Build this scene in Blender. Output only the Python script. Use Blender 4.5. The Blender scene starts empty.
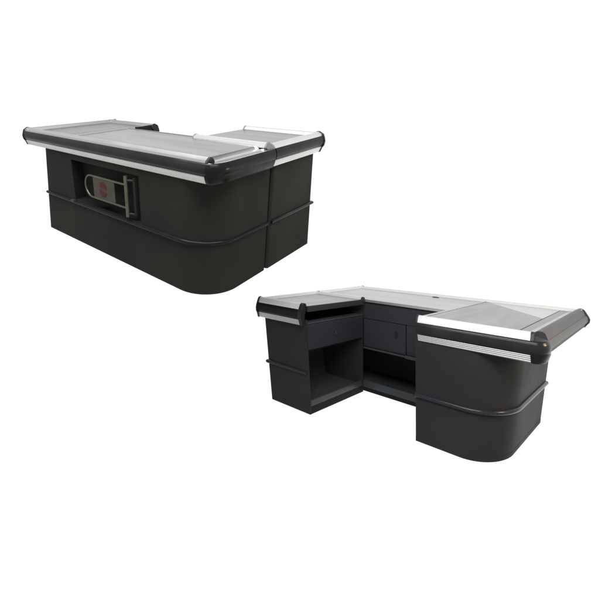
import bpy, bmesh, math
from mathutils import Matrix, Vector

# ------------------------------------------------------------------ camera, world, light
scene = bpy.context.scene
scene.view_settings.view_transform = 'Standard'
scene.view_settings.look = 'None'
scene.view_settings.exposure = 0.0
scene.view_settings.gamma = 1.0

FPX, CX, CY, PW, PH = 396.1, 180.0, 225.0, 598.0, 600.0
UP = Vector((-0.0018032, -0.9860565, -0.1664013)).normalized()   # world up in camera axes (x right, y down, z forward)
FW = Vector((0, 0, 1)); FW = (FW - UP * FW.dot(UP)).normalized()
RT = FW.cross(UP).normalized()
W3 = Matrix((RT, FW, UP))                     # camera axes -> world axes
CAM = Vector((0, 0, 1.55))

cd = bpy.data.cameras.new('camera')
cam = bpy.data.objects.new('camera', cd)
scene.collection.objects.link(cam)
cd.sensor_fit = 'VERTICAL'
cd.sensor_height = 24.0
cd.sensor_width = 24.0
cd.lens = FPX / PH * 24.0
cd.shift_x = (PW / 2 - CX) / PH
cd.shift_y = -(PH / 2 - CY) / PH
cd.clip_start = 0.05
cd.clip_end = 200
flip = Matrix(((1, 0, 0), (0, -1, 0), (0, 0, -1)))
cam.matrix_world = Matrix.Translation(CAM) @ (W3 @ flip).to_4x4()
scene.camera = cam

world = bpy.data.worlds.new('World')
scene.world = world
world.use_nodes = True
nt = world.node_tree
nt.nodes.clear()
out = nt.nodes.new('ShaderNodeOutputWorld')
bg = nt.nodes.new('ShaderNodeBackground')
tc = nt.nodes.new('ShaderNodeTexCoord')
sx = nt.nodes.new('ShaderNodeSeparateXYZ')
nt.links.new(tc.outputs['Generated'], sx.inputs[0])
# added surround: white where the camera looks, dimmed elsewhere to keep panels dark
mr = nt.nodes.new('ShaderNodeMapRange')
mr.inputs[1].default_value = 0.20; mr.inputs[2].default_value = 0.54
mr.inputs[3].default_value = 0.0; mr.inputs[4].default_value = 1.0
dp = nt.nodes.new('ShaderNodeVectorMath'); dp.operation = 'DOT_PRODUCT'
nt.links.new(tc.outputs['Generated'], dp.inputs[0])
dp.inputs[1].default_value = tuple((W3 @ Vector((119, 75, 396))).normalized())
nt.links.new(dp.outputs['Value'], mr.inputs[0])
cr = nt.nodes.new('ShaderNodeMixRGB')
cr.inputs[1].default_value = (0.50, 0.49, 0.47, 1)
cr.inputs[2].default_value = (1.06, 1.06, 1.06, 1)
nt.links.new(mr.outputs[0], cr.inputs[0])
mr2 = nt.nodes.new('ShaderNodeMapRange')      # upper surround dimmed so tilted steel reflects dark streaks
mr2.inputs[1].default_value = 0.48; mr2.inputs[2].default_value = 0.68
mr2.inputs[3].default_value = 0.0; mr2.inputs[4].default_value = 1.0
nt.links.new(sx.outputs['Z'], mr2.inputs[0])
cr2 = nt.nodes.new('ShaderNodeMixRGB')
cr2.inputs[2].default_value = (0.22, 0.22, 0.215, 1)
nt.links.new(mr2.outputs[0], cr2.inputs[0])
nt.links.new(cr.outputs[0], cr2.inputs[1])
nt.links.new(cr2.outputs[0], bg.inputs[0])
bg.inputs[1].default_value = 1.0
nt.links.new(bg.outputs[0], out.inputs[0])


def area(name, loc, target, size, sizey, power, col):
    l = bpy.data.lights.new(name, 'AREA')
    l.shape = 'RECTANGLE'; l.size = size; l.size_y = sizey; l.energy = power; l.color = col
    o = bpy.data.objects.new(name, l)
    scene.collection.objects.link(o)
    o.location = loc
    o.rotation_euler = (Vector(target) - Vector(loc)).to_track_quat('-Z', 'Y').to_euler()
    return o


area('ceiling_lamp', (-1.2, 1.6, 4.6), (0.2, 3.6, 1.0), 3.0, 1.6, 190, (1.0, 0.985, 0.965))
area('ceiling_lamp', (0.9, 0.3, 4.0), (1.0, 3.4, 0.5), 2.6, 1.6, 120, (1.0, 0.985, 0.965))

warm_at = CAM + W3 @ Vector((3.2, 0.30, 1.9))
area('added_glow_lamp', warm_at, CAM + W3 @ Vector((2.15, 0.95, 2.6)), 0.3, 0.3, 9, (1.0, 0.74, 0.38))  # added lamp out of frame, for a warm glow on the rounded end

# ------------------------------------------------------------------ materials


def mat(name, col, rough=0.5, metal=0.0, spec=0.5, noise=0.0, nscale=6.0, bump=0.0, bscale=200.0, stretch=(1, 1, 1), rvar=0.0, col2=None, aniso=None):
    m = bpy.data.materials.new(name)
    m.use_nodes = True
    t = m.node_tree
    b = t.nodes['Principled BSDF']
    b.inputs['Base Color'].default_value = (*col, 1)
    b.inputs['Roughness'].default_value = rough
    b.inputs['Metallic'].default_value = metal
    b.inputs['Specular IOR Level'].default_value = spec
    c = t.nodes.new('ShaderNodeTexCoord')
    mp = t.nodes.new('ShaderNodeMapping')
    mp.inputs['Scale'].default_value = stretch
    t.links.new(c.outputs['Object'], mp.inputs[0])
    if noise or rvar or col2:
        n = t.nodes.new('ShaderNodeTexNoise')
        n.inputs['Scale'].default_value = nscale
        n.inputs['Detail'].default_value = 5
        t.links.new(mp.outputs[0], n.inputs['Vector'])
        mx = t.nodes.new('ShaderNodeMixRGB')
        c2 = col2 if col2 else tuple(v * (1 - noise) for v in col)
        c1 = col if col2 else tuple(min(1, v * (1 + noise)) for v in col)
        mx.inputs[1].default_value = (*c1, 1)
        mx.inputs[2].default_value = (*c2, 1)
        r = t.nodes.new('ShaderNodeMapRange')
        r.inputs[1].default_value = 0.35; r.inputs[2].default_value = 0.65
        t.links.new(n.outputs[0], r.inputs[0])
        t.links.new(r.outputs[0], mx.inputs[0])
        t.links.new(mx.outputs[0], b.inputs['Base Color'])
        if rvar:
            q = t.nodes.new('ShaderNodeMapRange')
            q.inputs[1].default_value = 0.3; q.inputs[2].default_value = 0.7
            q.inputs[3].default_value = rough - rvar; q.inputs[4].default_value = rough + rvar
            t.links.new(n.outputs[0], q.inputs[0])
            t.links.new(q.outputs[0], b.inputs['Roughness'])
    if bump:
        n2 = t.nodes.new('ShaderNodeTexNoise')
        n2.inputs['Scale'].default_value = bscale
        n2.inputs['Detail'].default_value = 2
        t.links.new(mp.outputs[0], n2.inputs['Vector'])
        bp = t.nodes.new('ShaderNodeBump')
        bp.inputs['Strength'].default_value = bump
        bp.inputs['Distance'].default_value = 0.002
        t.links.new(n2.outputs[0], bp.inputs['Height'])
        t.links.new(bp.outputs[0], b.inputs['Normal'])
    return m


M = dict(
    panel_olive=mat('olive_black_panel', (0.030, 0.030, 0.0265), 0.6, 0, 0.06, 0.12, 1.6, 0.1, 260, rvar=0.08, col2=(0.024, 0.0225, 0.0215)),
    panel_grey=mat('charcoal_panel', (0.0270, 0.0280, 0.0295), 0.55, 0, 0.09, 0.1, 1.8, 0.1, 260, rvar=0.08),
    panel_blue=mat('blue_black_panel', (0.030, 0.033, 0.039), 0.5, 0, 0.2, 0.1, 2.0, 0.1, 260),
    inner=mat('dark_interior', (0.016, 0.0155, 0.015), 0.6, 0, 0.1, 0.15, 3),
    cavity=mat('grey_interior', (0.050, 0.050, 0.052), 0.6, 0, 0.2, 0.15, 3),
    shelf=mat('slate_shelf', (0.050, 0.058, 0.066), 0.4, 0, 0.3, 0.12, 4),
    rail=mat('glossy_navy_rail', (0.020, 0.022, 0.030), 0.2, 0, 0.35, 0.1, 8),
    rail_dark=mat('dark_rail', (0.012, 0.012, 0.015), 0.24, 0, 0.16, 0.1, 8),
    rubber=mat('black_rubber', (0.011, 0.011, 0.011), 0.24, 0, 0.16, 0.15, 10, rvar=0.1),
    rubber_worn=mat('worn_black_rubber', (0.015, 0.015, 0.015), 0.24, 0, 0.22, 0.2, 5, 0.1, 90, rvar=0.12, col2=(0.026, 0.026, 0.027)),
    cap=mat('black_plastic_cap', (0.018, 0.018, 0.019), 0.35, 0, 0.3),
    cap_grey=mat('grey_plastic_cap', (0.16, 0.16, 0.165), 0.4, 0, 0.4),
    alu=mat('brushed_aluminium', (0.62, 0.62, 0.62), 0.34, 0.8, 0.5, 0.03, 4, rvar=0.05, stretch=(1, 1, 6)),
    alu_flat=mat('satin_aluminium_strip', (0.80, 0.80, 0.80), 0.38, 0.6, 0.5, 0.03, 4, rvar=0.05),
    alu_strip=mat('ribbed_aluminium', (0.60, 0.60, 0.60), 0.4, 0.9, 0.5, 0.03, 4, rvar=0.05),
    alu_white=mat('white_anodised_aluminium', (0.84, 0.84, 0.845), 0.38, 0.3, 0.5, 0.01, 30),
    alu_bright=mat('bright_aluminium', (0.84, 0.84, 0.84), 0.34, 0.75, 0.6, 0.01, 30),
    steel=mat('stainless_sheet', (0.43, 0.43, 0.435), 0.32, 1.0, 0.3, 0.02, 2.2, 0.02, 120, rvar=0.04, stretch=(0.6, 4, 1)),
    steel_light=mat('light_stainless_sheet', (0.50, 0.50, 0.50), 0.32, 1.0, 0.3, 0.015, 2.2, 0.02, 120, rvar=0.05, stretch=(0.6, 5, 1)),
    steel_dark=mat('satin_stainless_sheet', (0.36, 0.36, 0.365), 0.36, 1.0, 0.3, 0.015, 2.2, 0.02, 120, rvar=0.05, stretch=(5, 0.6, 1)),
    steel_reflection=mat('painted_reflection_steel', (0.64, 0.64, 0.645), 0.32, 1.0, 0.3, 0.015, 2.2),  # paler steel that paints the reflection on the wing top
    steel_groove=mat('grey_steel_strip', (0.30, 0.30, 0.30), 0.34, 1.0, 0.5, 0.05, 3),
    steel_mirror=mat('polished_stainless', (0.62, 0.62, 0.62), 0.14, 1.0, 0.5, 0.06, 5, rvar=0.06),
    gunmetal=mat('grey_aluminium', (0.06, 0.06, 0.063), 0.42, 0.5, 0.5, 0.06, 6),
    gunmetal_dark=mat('dark_grey_vinyl', (0.045, 0.045, 0.048), 0.4, 0.0, 0.5, 0.08, 6),
    brass=mat('brassy_steel_tube', (0.16, 0.155, 0.115), 0.32, 0.8, 0.5, 0.1, 20),
    plate=mat('grey_olive_sign', (0.058, 0.056, 0.044), 0.5, 0, 0.3, 0.1, 20),
    red=mat('red_paint', (0.075, 0.008, 0.010), 0.5, 0, 0.3),
)

# ------------------------------------------------------------------ mesh helpers


def link(name, bm, material, parent, smooth=False, bevel=0.0, label=None, angle=35):
    bmesh.ops.remove_doubles(bm, verts=bm.verts, dist=1e-5)
    bmesh.ops.recalc_face_normals(bm, faces=bm.faces)
    me = bpy.data.meshes.new(name)
    bm.to_mesh(me); bm.free()
    mats = material if isinstance(material, (list, tuple)) else [material]
    for m_ in mats:
        me.materials.append(m_)
    o = bpy.data.objects.new(name, me)
    scene.collection.objects.link(o)
    if smooth:
        for p in me.polygons:
            p.use_smooth = True
        me.set_sharp_from_angle(angle=math.radians(angle))
    if bevel:
        b = o.modifiers.new('bevel', 'BEVEL')
        b.width = bevel; b.segments = 2; b.limit_method = 'ANGLE'; b.angle_limit = math.radians(40)
    o.parent = parent
    if label:
        o['label'] = label
    return o


def add_box(bm, lo, hi, mi=0):
    x0, y0, z0 = lo; x1, y1, z1 = hi
    v = [bm.verts.new(p) for p in ((x0, y0, z0), (x1, y0, z0), (x1, y1, z0), (x0, y1, z0), (x0, y0, z1), (x1, y0, z1), (x1, y1, z1), (x0, y1, z1))]
    for f in ((0, 3, 2, 1), (4, 5, 6, 7), (0, 1, 5, 4), (1, 2, 6, 5), (2, 3, 7, 6), (3, 0, 4, 7)):
        bm.faces.new([v[i] for i in f]).material_index = mi


def box(name, lo, hi, material, parent, bevel=0.002, label=None):
    bm = bmesh.new(); add_box(bm, lo, hi)
    return link(name, bm, material, parent, bevel=bevel, label=label)


def arc(cx, cy, rx, ry, a0, a1, n=14):
    return [(cx + rx * math.cos(math.radians(a0 + (a1 - a0) * i / n)), cy + ry * math.sin(math.radians(a0 + (a1 - a0) * i / n))) for i in range(n + 1)]


def offsets(path):
    """mitred outward (right-hand side of travel) unit offsets"""
    n = len(path); seg = []
    for i in range(n - 1):
        d = Vector(path[i + 1]) - Vector(path[i]); d.normalize(); seg.append(Vector((d.y, -d.x)))
    res = []
    for i in range(n):
        if i == 0: res.append(seg[0])
        elif i == n - 1: res.append(seg[-1])
        else:
            m_ = seg[i - 1] + seg[i]; m_ = m_ / max(1e-6, m_.length_squared) * 2
            res.append(m_)
    return res


def add_sweep(bm, path, prof, mi=0):
    """path: plan points, prof: closed ring of (u outward, z)"""
    of = offsets(path); rings = []
    for p, o in zip(path, of):
        rings.append([bm.verts.new((p[0] + o.x * u, p[1] + o.y * u, z)) for u, z in prof])
    k = len(prof)
    for a, b in zip(rings, rings[1:]):
        for i in range(k):
            bm.faces.new((a[i], a[(i + 1) % k], b[(i + 1) % k], b[i])).material_index = mi
    bm.faces.new(rings[0]).material_index = mi
    bm.faces.new(list(reversed(rings[-1]))).material_index = mi


def sweep(name, path, prof, material, parent, label=None, angle=35):
    bm = bmesh.new(); add_sweep(bm, path, prof)
    return link(name, bm, material, parent, smooth=True, label=label, angle=angle)


def slab(name, outline, z0, z1, material, parent, bevel=0.001, label=None, topz=None):
    bm = bmesh.new()
    lo = [bm.verts.new((x, y, z0)) for x, y in outline]
    hi = [bm.verts.new((x, y, z1 if topz is None else topz(x, y))) for x, y in outline]
    n = len(outline)
    for i in range(n):
        bm.faces.new((lo[i], lo[(i + 1) % n], hi[(i + 1) % n], hi[i]))
    bm.faces.new(list(reversed(lo))); bm.faces.new(hi)
    return link(name, bm, material, parent, bevel=bevel, label=label)


def add_tube(bm, pts, r, seg=12, mi=0):
    pts = [Vector(p) for p in pts]; rings = []
    for i, p in enumerate(pts):
        d = (pts[min(i + 1, len(pts) - 1)] - pts[max(i - 1, 0)]).normalized()
        a = d.cross(Vector((0, 1, 0))) if abs(d.y) < 0.9 else d.cross(Vector((1, 0, 0)))
        a.normalize(); b = d.cross(a)
        rings.append([bm.verts.new(p + (a * math.cos(t) + b * math.sin(t)) * r) for t in [2 * math.pi * j / seg for j in range(seg)]])
    for q, s in zip(rings, rings[1:]):
        for j in range(seg):
            bm.faces.new((q[j], q[(j + 1) % seg], s[(j + 1) % seg], s[j])).material_index = mi
    bm.faces.new(rings[0]); bm.faces.new(list(reversed(rings[-1])))


def tube(name, pts, r, material, parent, seg=12, label=None):
    bm = bmesh.new(); add_tube(bm, pts, r, seg)
    return link(name, bm, material, parent, smooth=True, label=label)


def thing(name, R, t, label, cat, local=(0, 0, 0)):
    o = bpy.data.objects.new(name, None)
    scene.collection.objects.link(o)
    R3 = W3 @ Matrix(R)
    T = W3 @ Vector(t) + CAM
    q = R3.to_quaternion()
    mw = Matrix.Translation(T) @ q.to_matrix().to_4x4() @ Matrix.Translation(local)
    o.matrix_world = mw
    o.empty_display_size = 0.2
    o['label'] = label; o['category'] = cat
    return o


# ---- edge profile of the table tops: aluminium hood, black D bumper, ribbed aluminium strip
class Edge:
    def __init__(s, zc, zb0, zb1, zs, zp, ribs=4):
        s.ribs = ribs
        s.zc, s.zb0, s.zb1, s.zs, s.zp = zc, zb0, zb1, zs, zp

    def hood(s):
        zc, zb, zp = s.zc, s.zb0, s.zp
        return [(-.058, zp - .012), (-.058, zp + .001), (-.054, zp + .004), (-.044, zc - .004), (-.038, zc), (-.030, zc + .001),
                (-.018, zc - .006), (-.006, zb + .014), (-.001, zb + .001), (-.001, zb - .004), (-.03, zb - .012)]

    def bumper(s):
        z0, z1 = s.zb0, s.zb1; h = z0 - z1
        f = lambda k: z0 - h * k
        return [(-.03, f(.02)), (.001, f(.0)), (.007, f(.06)), (.010, f(.14)), (.0095, f(.165)), (.011, f(.19)), (.014, f(.34)), (.0145, f(.40)),
                (.015, f(.6)), (.0142, f(.66)), (.011, f(.84)), (.004, f(.95)), (-.002, f(1.0)), (-.03, f(1.0))]

    def strip(s):
        a, b = s.zb1 - .001, s.zs; h = a - b
        p = [(-.03, a), (.000, a)]
        n = s.ribs
        for i in range(n):
            u = -.001 - .012 * (i / n)
            p += [(u, a - h * (i + .15) / n), (u + .0008, a - h * (i + .3) / n), (u - .0022, a - h * (i + .82) / n), (u - .0036, a - h * (i + .92) / n)]
        p += [(-.017, b), (-.03, b)]
        return p

    def cap(s):
        zc, z0, z1, zs = s.zc, s.zb0, s.zb1, s.zs; h = z0 - z1
        return [(-.064, s.zp - .008), (-.062, s.zp + .003), (-.050, zc + .000), (-.038, zc + .004), (-.028, zc + .004), (-.012, zc - .004), (.004, z0 + .012), (.014, z0 - h * .15),
                (.021, z0 - h * .5), (.017, z0 - h * .9), (.004, z1 - .012), (-.010, zs - .003), (-.03, zs - .003), (-.04, z0 - h * .5)]

    def flat_strip(s):
        a, b = s.zb1 - .001, s.zs
        return [(-.03, a), (.000, a), (.002, a - .004), (.0005, a - .008), (-.012, b + .004), (-.012, b), (-.03, b)]

    def skirt(s):
        a, b = s.zb1 + .020, s.zs - .002
        return [(-.03, a), (.011, a), (.0115, a - .016), (.008, a - .03), (.000, b + .012), (-.010, b), (-.03, b)]

    def capq(s):   # only the quarter hood
        zc, z0 = s.zc, s.zb0
        return [(-.066, s.zp - .006), (-.062, s.zp + .003), (-.048, zc + .000), (-.036, zc + .003), (-.024, zc + .002), (-.010, zc - .008), (.002, z0 + .002), (.0005, z0 - .006), (-.032, z0 - .014)]


def edge_cap(E, at, d, outward, material, parent, th=0.012, quarter=False):
    """plate closing the end of an edge profile. at: plan point on edge line, d: unit direction pointing past the end"""
    pr = E.capq() if quarter else E.cap()
    bm = bmesh.new()
    A = [bm.verts.new((at[0] + outward[0] * u, at[1] + outward[1] * u, z)) for u, z in pr]
    B = [bm.verts.new((at[0] + outward[0] * u + d[0] * th, at[1] + outward[1] * u + d[1] * th, z)) for u, z in pr]
    n = len(pr)
    for i in range(n):
        bm.faces.new((A[i], A[(i + 1) % n], B[(i + 1) % n], B[i]))
    bm.faces.new(A); bm.faces.new(list(reversed(B)))
    return link('end_cap', bm, material, parent, bevel=0.002)


def walls(bm, outline, zs, pt, skip=lambda i, j: False, closed=True):
    n = len(outline)
    V = [[bm.verts.new(pt(x, y, z)) for x, y in outline] for z in zs]
    for j in range(len(zs) - 1):
        for i in range(n if closed else n - 1):
            if skip(i, j):
                continue
            a, b = i, (i + 1) % n
            bm.faces.new((V[j][a], V[j][b], V[j + 1][b], V[j + 1][a]))
    return V


def guard(name, path, z, material, parent, r=0.017):
    """half-round guard rail running round a body, ends rounded"""
    prof = [(-.004, z - r)] + [(r * 1.05 * math.cos(a), z + r * math.sin(a)) for a in [math.radians(-80 + 160 * i / 10) for i in range(11)]] + [(-.004, z + r)]
    return sweep(name, path, prof, material, parent, angle=60)


# =================================================================== COUNTER SEEN FROM THE CUSTOMER SIDE
R1 = [[0.7142622274696427, 0.6995303343827477, -0.022063129616294308], [0.23840599833806045, -0.2728237488522396, -0.9320567482823365], [-0.6580213145229697, 0.6604729467136191, -0.36163992629809516]]
t1 = [-1.140918829655486, 0.029237434002616684, 3.570607467466224]
R2 = [[0.6152297932616683, 0.7881299934134434, 0.018531458802007628], [-0.01677670043804813, 0.036590366463080004, -0.9991895152594974], [-0.7881692989489104, 0.6144202621693258, 0.03573370440018764]]
t2 = [0.7761301274495226, 1.5185261915724035, 3.485904672941632]

A = thing('checkout_counter', R1, t1, 'upper left checkout counter with a small swing gate set into its long dark side', 'checkout counter')
E1 = Edge(0.872, 0.847, 0.775, 0.733, 0.850, ribs=1)
BTOP = 0.742
XL, XR = 0.0, 1.845
YB = 0.575           # back of the long part
HX0, HX1, HZ0, HZ1, HD = 0.45, 1.25, 0.366, 0.684, 0.10


def lean(x, y, z):
    if x < 0.3:
        return (x + (-0.045 + 0.115 * z / 0.74) * (1 - x / 0.45), y, z)
    return (x, y, z)


corner = arc(1.60, 0.26, 0.245, 0.26, -90, 0, 18)
outl = [(XL, 0), (HX0, 0), (HX1, 0)] + corner + [(XR, YB), (0.42, YB), (0.42, 0.86), (XL, 0.86)]
bm = bmesh.new()
zs = [0.0, HZ0, HZ1, BTOP]
V = walls(bm, outl, zs, lean, skip=lambda i, j: i == 1 and j == 1)
bm.faces.new(list(reversed(V[0]))); bm.faces.new(V[-1])
link('body_panel', bm, M['panel_olive'], A, smooth=True, angle=20)
# recess lining
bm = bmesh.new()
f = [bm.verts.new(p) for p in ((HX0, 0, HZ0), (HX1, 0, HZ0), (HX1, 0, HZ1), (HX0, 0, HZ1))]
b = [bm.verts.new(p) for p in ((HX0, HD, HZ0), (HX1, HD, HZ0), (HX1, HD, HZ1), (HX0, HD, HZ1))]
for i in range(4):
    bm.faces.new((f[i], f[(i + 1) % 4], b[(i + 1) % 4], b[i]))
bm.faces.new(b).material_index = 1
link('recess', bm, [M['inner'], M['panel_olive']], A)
# guard rail
path = [(-0.012, 0.84), (-0.012, 0.0), (0.06, 0.0)]
path = [(XL - 0.0, 0.86), (XL - 0.0, 0.0), (HX0, 0)] + [(HX1, 0)] + corner + [(XR, YB)]
path = [lean(x, y, 0.347)[:2] for x, y in path]
guard('guard_rail', path, 0.345, M['rail_dark'], A, 0.014)
# small lighter plate standing for the rail's highlight where the recess begins
box('rail_highlight', (HX0 - 0.035, -0.026, 0.352), (HX0 + 0.012, -0.004, 0.366), M['gunmetal'], A, 0.001)

# top frame (dark board under the sheet)
TL, TR, TF = -0.225, 1.895, -0.022
TJ, TLB, TWR = 0.535, -0.12, 0.525      # joint line, rear left corner, right end of the wing
tcorn = arc(TR - 0.055, TF + 0.12, 0.055, 0.12, -90, 0, 16)
def inset(path, u):
    of = offsets(path)
    return [(p[0] - o.x * u, p[1] - o.y * u) for p, o in zip(path, of)]
TWB = 0.83
edge_all = [(TLB, TWB), (TL, TF)] + tcorn + [(TR, TJ)]
inn = inset(edge_all, 0.034)
slab('top_board', inn + [(1.20, TJ - .004), (1.20, 0.575), (TWR - .035, 0.575), (TWR - .035, TWB - .034)], E1.zs + 0.012, E1.zp - 0.026, M['inner'], A)
# steel sheets
slab('countertop', [(0.435, TF + 0.057), (1.740, TF + 0.057), (1.740, 0.10), (1.740, TJ - .002), (1.215, TJ - .002), (1.215, .583), (0.435, .583)], E1.zp - 0.010, E1.zp, M['steel'], A, 0.0008)
slab('wing_top', [(TL + 0.060, TF + 0.057), (0.430, TF + 0.057), (0.430, 0.583), (TWR - .012, 0.583), (TWR - .012, TWB - 0.057), (TLB + 0.058, TWB - 0.057)], E1.zp - 0.010, E1.zp - 0.002, M['steel_dark'], A, 0.0008)
slab('divider_lip', [(0.428, TF + 0.078), (0.437, TF + 0.078), (0.437, 0.60), (0.428, 0.60)], E1.zp - 0.006, E1.zp + 0.006, M['alu'], A, 0.001)
slab('divider_lip', [(0.44, 0.584), (1.20, 0.584), (1.20, 0.598), (0.44, 0.598)], E1.zp - 0.02, E1.zp + 0.0035, M['steel_light'], A, 0.002)
# dark bumper on the wing's inner side and along the rear edge of the counter
sweep('bumper', [(TWR - .012, 0.62), (TWR - .012, TWB)], [(u, z + .018) for u, z in E1.bumper()], M['rubber'], A)
# long customer-side edge
FE = 1.825
front = [(TL, TF), (FE, TF)]
sweep('edge_hood', front, E1.hood(), M['alu'], A)
sweep('edge_strip', front, E1.flat_strip(), M['alu_flat'], A)
sweep('bumper', [(TL, TF), (FE + .014, TF)], E1.bumper(), M['rubber_worn'], A, label='long black bumper scuffed at its left end')
sweep('bumper', [(FE + .0145, TF)] + [p for p in tcorn if p[0] > FE + 0.02] + [(TR, TJ - .004)], E1.bumper(), M['rubber'], A, label='bumper bent round the free corner')
left = [(TLB, TWB), (TL, TF + 0.01)]
sweep('edge_hood', left, E1.hood(), M['alu'], A)
sweep('edge_strip', left, E1.flat_strip(), M['alu_flat'], A)
sweep('bumper', left, E1.bumper(), M['rubber'], A)
back = [(TWR, TWB), (TLB, TWB)]
sweep('edge_hood', back, E1.hood(), M['alu'], A)
sweep('edge_strip', back, E1.flat_strip(), M['alu_flat'], A)
sweep('bumper', back, E1.bumper(), M['rubber'], A)
edge_cap(E1, (TL, TF), (-1, 0), (0, -1), M['cap'], A)
edge_cap(E1, (TLB, TWB), (0, 1), (-1, 0), M['cap_grey'], A, quarter=True)
edge_cap(E1, (TWR, TWB), (1, 0), (0, 1), M['cap'], A)
edge_cap(E1, (FE, TF), (1, 0), (0, -1), M['cap'], A, 0.014, quarter=True)
# rounded steel nosing round the free corner
zn = E1.zp
nose = [(-.040, zn - .024), (-.040, zn - .014), (-.028, zn - .007), (-.018, zn - .003), (-.006, zn - .003), (.002, E1.zb0 - .006), (-.006, E1.zb0 - .012), (-.02, zn - .024)]
sweep('corner_nosing', [(FE + 0.016, TF)] + [p for p in tcorn if p[0] > FE + 0.02] + [(TR, TJ + .004)], nose, M['steel_mirror'], A)
fold = [(-.152, zn - .024), (-.152, zn), (-.147, zn + .001), (-.140, zn - .001), (-.108, zn - .013), (-.100, zn - .013), (-.078, zn - .009), (-.070, zn - .009), (-.054, zn - .015), (-.041, zn - .015), (-.041, zn - .024)]  # facets tilted to give dark and bright reflection streaks
sweep('streak_facets', [(TR, TF + .050), (TR, TJ + .004)], fold, M['steel_mirror'], A)
sweep('corner_skirt', [(FE + 0.003, TF)] + [p for p in tcorn if p[0] > FE + 0.01] + [(TR, TJ - .004)], E1.skirt(), M['rubber'], A)

# swing gate in the recess
GY = -0.012
post = tube('gate_post', [(1.132, GY, 0.385), (1.132, GY, 0.668)], 0.0145, M['brass'], A, 18)
bm = bmesh.new()
zt, zb, xr, xl = 0.606, 0.444, 1.12, 0.716
pts = [(xr, GY, zt), (xl, GY, zt)]
pts += [(xl - 0.075 * math.sin(a), GY, (zt + zb) / 2 + (zt - zb) / 2 * math.cos(a)) for a in [math.pi * i / 16 for i in range(1, 16)]]
pts += [(xl, GY, zb), (xr, GY, zb)]
add_tube(bm, pts, 0.0068, 10)
arm = link('gate_arm', bm, M['brass'], A, smooth=True)
pl = box('sign_plate', (0.748, GY - 0.004, 0.447), (1.002, GY + 0.002, 0.603), M['plate'], arm)
# red mark: a roundel split by a slanting bar, as on the photo
bm = bmesh.new()
def disc_part(bm, cx, cz, r, a0, a1, y):
    n = 16
    ring = [(cx + r * math.cos(math.radians(a0 + (a1 - a0) * i / n)), cz + r * math.sin(math.radians(a0 + (a1 - a0) * i / n))) for i in range(n + 1)]
    F = [bm.verts.new((x, y, z)) for x, z in ring]; B = [bm.verts.new((x, y + 0.002, z)) for x, z in ring]
    k = len(ring)
    for i in range(k):
        bm.faces.new((F[i], F[(i + 1) % k], B[(i + 1) % k], B[i]))
    bm.faces.new(F); bm.faces.new(list(reversed(B)))
disc_part(bm, 0.868, 0.538, 0.043, -10, 165, GY - 0.0065)
disc_part(bm, 0.868, 0.515, 0.043, 170, 345, GY - 0.0065)
link('sign_mark', bm, M['red'], pl)
box('gate_bracket', (1.19, -0.004, 0.40), (1.212, 0.02, 0.66), M['panel_olive'], A)
tube('gate_hinge', [(1.15, GY, 0.64), (1.20, 0.006, 0.64)], 0.008, M['cap'], A)
tube('gate_hinge', [(1.15, GY, 0.41), (1.20, 0.006, 0.41)], 0.008, M['cap'], A)

# ------------------------------------------------------------------ side cabinet next to the first counter
SX0, SX1, SY0, SY1 = 1.25, 1.85, 0.603, 1.185
S = thing('side_cabinet', R1, t1, 'plain dark steel-topped cabinet across a narrow gap from the upper counter', 'cabinet', (SX0, SY0, 0))
def loc(o):   # parts are written in counter coordinates; shift them to the cabinet's own origin
    o.data.transform(Matrix.Translation((-SX0, -SY0, 0))); return o
def lean2(x, y, z):
    if y > 1.0:
        return (x, y - 0.055 * z / 0.74, z)
    return (x, y, z)
bm = bmesh.new()
o2 = [(SX0, SY0), (SX1 - .012, SY0), (SX1, SY0 + .012), (SX1, SY1), (SX0, SY1)]
V = walls(bm, o2, [0, BTOP], lean2)
bm.faces.new(list(reversed(V[0]))); bm.faces.new(V[-1])
loc(link('body_panel', bm, M['panel_olive'], S, bevel=0.003))
loc(guard('guard_rail', [(SX1, SY0 + 0.012), (SX1, SY1 - 0.015), (SX0, SY1 - 0.015)], 0.345, M['rail_dark'], S, 0.014))
CXR = 1.885; CY0, CY1 = 0.541, 1.170; CXL = 1.225
loc(slab('top_board', [(CXL + .035, CY0 + .003), (CXR - .012, CY0 + .003), (CXR - .035, CY1 - .035), (CXL + .035, CY1 - .035)], E1.zs + 0.012, E1.zp - 0.011, M['inner'], S))
loc(slab('countertop', [(CXL, CY0 + .057), (CXR - .058, CY0 + .057), (CXR - .058, CY1 - .058), (CXL + .02, CY1 - .058)], E1.zp - 0.010, E1.zp, M['steel'], S, 0.0008))
for pth, nm in (([(CXL, CY0), (CXR - .07, CY0)], 'front'), ([(CXR, CY0 + .015), (CXR, CY1)], 'right'), ([(CXR - .02, CY1), (CXL + .03, CY1)], 'back')):
    loc(sweep('edge_hood', pth, E1.hood(), M['alu_bright'], S))
    if nm != 'front':
        loc(sweep('bumper', pth, E1.bumper(), M['rubber'], S))
        loc(sweep('edge_strip', pth, E1.flat_strip(), M['alu_flat'], S))
loc(edge_cap(E1, (CXL, CY0), (-1, 0), (0, -1), M['cap_grey'], S, quarter=True))
loc(edge_cap(E1, (CXR - .07, CY0), (1, 0), (0, -1), M['cap_grey'], S, quarter=True))
loc(edge_cap(E1, (CXR, CY0 + .015), (0, -1), (1, 0), M['cap_grey'], S, quarter=True))
loc(edge_cap(E1, (CXR, CY1), (0, 1), (1, 0), M['cap'], S, 0.016))
loc(edge_cap(E1, (CXL + .03, CY1), (-1, 0), (0, 1), M['cap_grey'], S, quarter=True))

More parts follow.
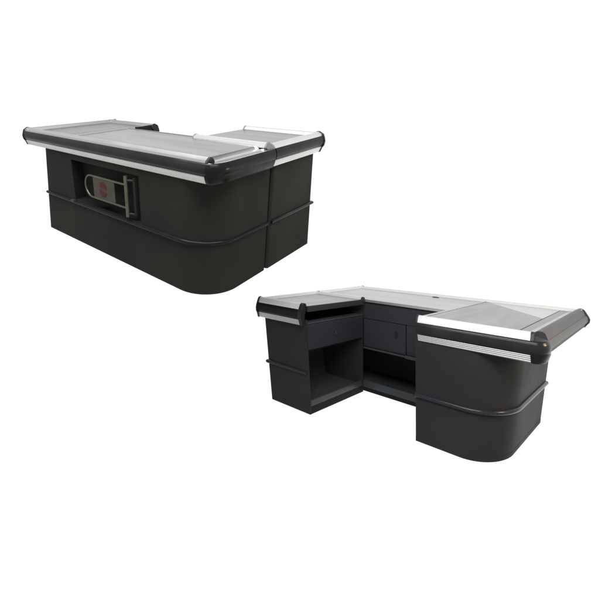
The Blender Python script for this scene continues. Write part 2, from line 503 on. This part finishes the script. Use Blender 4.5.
# =================================================================== COUNTER SEEN FROM THE CASHIER SIDE
E2 = Edge(0.873, 0.826, 0.744, 0.697, 0.851)
BT2 = 0.71
B = thing('checkout_counter', R2, t2, 'lower right checkout counter seen from its open cashier side, rounded front corner', 'checkout counter')
WX0, WY0, WXR, WYB = 1.10, 0.252, 1.578, 1.36
PY = 0.865
LX0 = 0.02
wc = arc(WXR - 0.21, WY0 + 0.33, 0.21, 0.33, -90, 0, 18)


def lean3(x, y, z):
    # the sides of the wing open slightly towards the top
    return (x, y, z)


# wing shell: closed prism from the panel line forward and back to the far side
bm = bmesh.new()
ow = [(WX0, WY0)] + wc + [(WXR, WYB), (WX0, WYB)]
V = walls(bm, ow, [0, BT2], lean3)
bm.faces.new(list(reversed(V[0]))); bm.faces.new(V[-1])
link('body_panel', bm, M['panel_grey'], B, smooth=True, angle=20)
sweep('base_seam', [(WX0, WY0)] + wc + [(WXR, WYB)], [(-.002, .0), (.0012, .0), (.0012, .030), (-.002, .031)], M['panel_grey'], B)
guard('guard_rail', [(WX0, WY0)] + wc + [(WXR, WYB)], 0.318, M['rail'], B)
# cashier-side carcass of the long part: x LX0..WX0, y PY..1.36
Z = lambda a, b_: (a, b_)
box('back_panel', (LX0, WYB - .02, 0.0), (WX0 - .002, WYB, BT2), M['cavity'], B)
box('plinth', (LX0, PY + .004, 0.0), (WX0 - .003, PY + .022, 0.036), M['inner'], B)
box('front_board', (LX0, PY, 0.037), (WX0 - .003, PY + .016, 0.100), M['shelf'], B)
box('floor_shelf', (LX0, PY + .017, 0.040), (WX0 - .003, WYB - .021, 0.056), M['cavity'], B)
box('middle_shelf', (0.40, PY - .012, 0.395), (WX0 - .003, WYB - .021, 0.412), M['inner'], B)
box('shelf_lip', (0.405, PY - .0185, 0.396), (0.786, PY - .0125, 0.411), M['shelf'], B)
box('shelf_lip', (0.787, PY - .030, 0.392), (WX0 - .003, PY - .0125, 0.418), M['shelf'], B)
d = box('cupboard_door', (0.412, PY - .002, 0.415), (0.783, PY + .014, 0.672), M['panel_blue'], B)
bm = bmesh.new()
ring = [(0.706 + .014 * math.cos(a), 0.572 + .030 * math.sin(a)) for a in [2 * math.pi * i / 24 for i in range(24)]]
rin = [(0.706 + .009 * math.cos(a), 0.572 + .023 * math.sin(a)) for a in [2 * math.pi * i / 24 for i in range(24)]]
vo = [bm.verts.new((x, PY - .006, z)) for x, z in ring]; vi = [bm.verts.new((x, PY - .006, z)) for x, z in rin]
vb = [bm.verts.new((x, PY - .002, z)) for x, z in ring]; vc = [bm.verts.new((x, PY - .003, z)) for x, z in rin]
for i in range(24):
    j = (i + 1) % 24
    bm.faces.new((vo[i], vo[j], vi[j], vi[i])); bm.faces.new((vo[i], vb[i], vb[j], vo[j])); bm.faces.new((vi[i], vi[j], vc[j], vc[i]))
bm.faces.new(vc)
link('handle', bm, M['rail'], d, smooth=True)
box('fixed_panel', (0.791, PY - .006, 0.4185), (WX0 - .003, PY + .014, 0.672), M['panel_blue'], B)
box('apron', (LX0, PY - .008, 0.675), (WX0 - .003, PY + .010, E2.zp - .018), M['panel_blue'], B)
box('side_panel', (LX0 - .018, PY, 0.0), (LX0 - .001, WYB, BT2), M['panel_grey'], B)

# tops
TX0, TXR, TY0, TYB = -0.085, 1.785, 0.232, 1.74
CC = 0.842      # rear edge of the small cabinet's top / front edge of the long top
slab('top_board', [(TX0 + .035, CC + .02), (WX0 + .02, CC + .02), (WX0 + .02, TY0 + .034), (TXR - .12, TY0 + .034), (TXR - .05, TY0 + .09), (TXR - .036, TY0 + .2), (TXR - .036, TYB - .036), (TX0 + .035, TYB - .036)], E2.zs + .012, E2.zp - .013, M['inner'], B)
slab('countertop', [(TX0 + .057, CC + .006), (WX0 + .012, CC + .006), (WX0 + .03, TYB - .057), (TX0 + .057, TYB - .057)], E2.zp - .012, E2.zp, M['steel_light'], B, 0.0008)
slab('sheet_edge', [(0.43, CC - .002), (WX0 + .012, CC - .002), (WX0 + .012, CC + .005), (0.43, CC + .005)], E2.zp - .022, E2.zp + .001, M['alu'], B, .001)
# wing sheet split on the diagonal; the paler triangle is a painted reflection
WL = WX0 + .030
YF, YR = TY0 + .058, TYB - .057
p1, p2, p3, p4 = (WL, YF), (1.642, YF), (1.642, YR), (WL + .02, YR)
pm = (1.642, 1.04)
bm = bmesh.new()
def tri(bm, pts, z0, zt):
    lo = [bm.verts.new((x, y, z0)) for x, y in pts]; hi = [bm.verts.new((x, y, z)) for (x, y), z in zip(pts, zt)]
    n = len(pts)
    for i in range(n): bm.faces.new((lo[i], lo[(i + 1) % n], hi[(i + 1) % n], hi[i]))
    bm.faces.new(list(reversed(lo))); bm.faces.new(hi)
z_ = E2.zp
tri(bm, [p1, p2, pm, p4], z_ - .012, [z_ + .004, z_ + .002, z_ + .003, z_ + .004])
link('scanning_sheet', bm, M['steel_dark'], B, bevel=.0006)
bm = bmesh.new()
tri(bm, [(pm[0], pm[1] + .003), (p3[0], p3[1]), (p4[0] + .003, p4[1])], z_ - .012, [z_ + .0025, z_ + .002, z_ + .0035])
link('reflection_sheet', bm, M['steel_reflection'], B, bevel=.0006)
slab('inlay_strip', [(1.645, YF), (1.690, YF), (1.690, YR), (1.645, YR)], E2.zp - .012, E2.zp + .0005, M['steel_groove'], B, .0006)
slab('sheet_margin', [(1.692, YF), (1.714, YF), (1.714, YR), (1.692, YR)], E2.zp - .012, E2.zp + .002, M['steel_light'], B, .0006)
slab('sheet_edge', [(WX0 - .002, YF), (WX0 + .026, YF), (WX0 + .046, YR), (WX0 + .032, YR)], z_ - .02, z_ + .006, M['steel_light'], B, .002)
# grommet and screw details
def disc(name, c, r, z, h, material, parent, n=28):
    bm = bmesh.new()
    bmesh.ops.create_cone(bm, cap_ends=True, segments=n, radius1=r, radius2=r * .93, depth=h, matrix=Matrix.Translation((c[0], c[1], z + h / 2)))
    return link(name, bm, material, parent, smooth=True)
g = disc('cable_grommet', (0.757, 1.60), 0.031, z_, 0.004, M['gunmetal_dark'], B)
disc('grommet_slot', (0.758, 1.598), 0.020, z_ + .0042, 0.0012, M['inner'], g)
# edges of the long top
lft = [(TX0, TYB), (TX0, CC)]
bck = [(TXR - .02, TYB), (TX0 + .0, TYB)]
bck2 = [(TXR - .12, TYB), (TX0 + .0, TYB)]
for pth, pth2 in ((lft, lft), (bck, bck2)):
    sweep('edge_hood', pth, E2.hood(), M['alu_white'], B)
    sweep('bumper', pth2, E2.bumper(), M['rubber'], B)
    sweep('edge_strip', pth2, E2.strip(), M['alu_strip'], B)
edge_cap(E2, (TX0, TYB), (0, 1), (-1, 0), M['cap'], B, quarter=True)
# wing front edge
FE2 = 1.722
wf = [(WX0 + .020, TY0), (FE2, TY0)]
sweep('edge_hood', wf, E2.hood(), M['alu_white'], B)
sweep('edge_strip', wf, E2.strip(), M['alu_strip'], B)
tc2 = arc(TXR - 0.047, TY0 + 0.09, 0.047, 0.09, -90, 0, 12)
sweep('bumper', [(WX0 + .020, TY0)] + tc2 + [(TXR, TY0 + .098)], E2.bumper(), M['rubber_worn'], B)
sweep('corner_skirt', [(FE2 + .002, TY0)] + [p for p in tc2 if p[0] > FE2 + .006] + [(TXR, TY0 + .098)], E2.skirt(), M['rubber'], B)
bz0, bz1 = 0.826, 0.764
sweep('bumper', [(TXR, TY0 + .099), (TXR, TYB)], [(-.03, bz0 - .002), (.001, bz0), (.008, bz0 - .010), (.012, bz0 - .028), (.011, bz0 - .045), (.003, bz1 + .004), (-.004, bz1), (-.03, bz1)], M['gunmetal_dark'], B, label='smooth dark grey bumper')
edge_cap(E2, (WX0 + .020, TY0), (-1, 0), (0, -1), M['gunmetal'], B, .010, quarter=True)
edge_cap(E2, (FE2, TY0), (1, 0), (0, -1), M['gunmetal'], B, .016, quarter=True)
nose2 = [(-.09, E2.zp - .012), (-.09, E2.zp - .001), (-.045, E2.zp - .001), (-.02, E2.zp - .010), (-.004, E2.zb0 + .006), (.003, E2.zb0 + .001), (-.008, E2.zb0 - .002), (-.05, E2.zp - .024)]
sweep('corner_nosing', [(FE2 + .018, TY0)] + tc2[1:] + [(TXR, TY0 + .12)], nose2, M['gunmetal'], B)
E3 = Edge(0.873, 0.826, 0.764, 0.732, 0.851)
# wing right edge: grey inner slope, darker outer face, grey strip
rt = [(TXR, TY0 + .10), (TXR, TYB)]
hood = E2.hood()
sweep('edge_hood', rt, [(u * 1.22 if u < -.03 else u, z) for u, z in hood], M['gunmetal'], B, label='dark grey aluminium rail along the right edge')
sweep('edge_strip', rt, E3.strip(), M['gunmetal'], B)
edge_cap(E3, (TXR, TYB), (0, 1), (1, 0), M['gunmetal_dark'], B, .014)
edge_cap(E2, (TXR, TY0 + .10), (0, -1), (1, 0), M['gunmetal_dark'], B, .008, quarter=True)

# ------------------------------------------------------------------ small cabinet with the drawer
C2 = thing('drawer_cabinet', R2, t2, 'dark cabinet with keyed drawer at the left end of the lower counter', 'cabinet')
AX0, AX1, AY1 = -0.002, 0.425, 0.836
FX = AX1
# side panel facing the viewer
box('side_panel', (AX0, 0.0, 0.0), (AX1, 0.018, BT2 + .03), M['panel_grey'], C2, label='outer side panel with guard rail')
box('side_panel', (AX0, AY1 - .018, 0.0), (AX1 - .001, AY1, BT2 + .03), M['panel_grey'], C2)
box('rear_panel', (AX0, 0.0185, 0.0), (AX0 + .016, AY1 - .0185, BT2 + .03), M['cavity'], C2)
box('plinth', (FX - .020, 0.019, 0.0), (FX - .002, AY1 - .019, 0.058), M['inner'], C2)
box('front_board', (FX - .018, 0.019, 0.059), (FX - .001, AY1 - .019, 0.106), M['shelf'], C2)
box('floor_shelf', (AX0 + .017, 0.019, 0.060), (FX - .019, AY1 - .019, 0.076), M['cavity'], C2)
box('middle_shelf', (AX0 + .017, 0.019, 0.478), (FX - .022, AY1 - .019, 0.492), M['inner'], C2)
dr = box('drawer', (FX - .020, 0.020, 0.500), (FX + .003, AY1 - .020, 0.700), M['panel_blue'], C2, .003)
kx = bmesh.new()
bmesh.ops.create_cone(kx, cap_ends=True, segments=20, radius1=.013, radius2=.012, depth=.012, matrix=Matrix.Translation((FX + .008, 0.375, 0.622)) @ Matrix.Rotation(math.pi / 2, 4, 'Y'))
k = link('lock', kx, M['gunmetal'], dr, smooth=True)
box('key', (FX + .012, 0.372, 0.585), (FX + .022, 0.378, 0.622), M['gunmetal_dark'], k, .0005)
box('drawer_top_rail', (FX - .060, 0.019, 0.704), (FX + .002, AY1 - .019, 0.716), M['shelf'], C2, .001)
box('slot_floor', (AX0 + .017, 0.019, 0.700), (FX - .061, AY1 - .019, 0.710), M['inner'], C2)
guard('guard_rail', [(AX0, 0.30), (AX0, 0.0), (AX1 - .010, 0.0)], 0.318, M['rail'], C2)
# top
QX0, QX1, QY0, QY1 = -0.085, 0.372, -0.045, 0.838
QXB = 0.428      # the shelf side runs slightly outwards towards the rear
slab('top_board', [(QX0 + .035, QY0 + .034), (QX1 - .004, QY0 + .034), (QXB - .004, QY1 - .03), (QX0 + .035, QY1 - .03)], E2.zp - .042, E2.zp - .011, M['inner'], C2)
slab('countertop', [(QX0 + .057, QY0 + .057), (QX1, QY0 + .057), (QXB, QY1 - .057), (QX0 + .057, QY1 - .057)], E2.zp - .010, E2.zp, M['steel_dark'], C2, .0008)
slab('front_lip', [(QX1 + .0005, QY0 + .06), (QX1 + .014, QY0 + .06), (QXB + .014, QY1 - .02), (QXB + .0005, QY1 - .02)], E2.zp - .046, E2.zp + .001, M['panel_blue'], C2, .002)
cf = [(QX0, QY0), (QX1 - .03, QY0)]
cl = [(QX0, QY1), (QX0, QY0 + .02)]
cb = [(QXB, QY1), (QX0 + .02, QY1)]
for pth, nm in ((cf, 'f'), (cl, 'l'), (cb, 'b')):
    sweep('edge_hood', pth, E2.hood(), M['alu_white'], C2)
    if nm != 'b':
        sweep('bumper', pth, E2.bumper(), M['rubber'], C2)
        sweep('edge_strip', pth, E2.strip(), M['alu_strip'], C2)
edge_cap(E2, (QX0, QY0), (-1, 0), (0, -1), M['cap'], C2, .014)
edge_cap(E2, (QX1 - .03, QY0), (1, 0), (0, -1), M['cap'], C2, .030)
edge_cap(E2, (QX0, QY1 - .004), (0, 1), (-1, 0), M['cap'], C2, .010, quarter=True)
edge_cap(E2, (QXB, QY1), (1, 0), (0, 1), M['cap'], C2, .014, quarter=True)

# ------------------------------------------------------------------ the carcasses flare slightly from floor to worktop


def flare(root, names, fn):
    for o in [c for c in root.children_recursive if c.type == 'MESH']:
        base = o.name.split('.')[0]
        if base in names:
            for v in o.data.vertices:
                v.co.x += fn(v.co.x, v.co.y, min(1.0, v.co.z / 0.72))


def fl_cab(x, y, k):
    a = max(0.0, min(1.0, x / 0.425)); b = max(0.0, min(1.0, y / 0.83))
    return (0.045 - 0.095 * k) * (1 - a) - 0.050 * k * a * (1 - b)


flare(C2, {'side_panel', 'rear_panel', 'plinth', 'floor_shelf', 'front_board', 'middle_shelf', 'drawer', 'lock', 'key', 'drawer_top_rail', 'slot_floor', 'guard_rail'}, fl_cab)


def fl_wing(x, y, k):
    a = max(0.0, min(1.0, (x - 1.15) / 0.43))
    return (-0.015 + 0.080 * k) * a


flare(B, {'body_panel', 'guard_rail', 'base_seam'}, fl_wing)
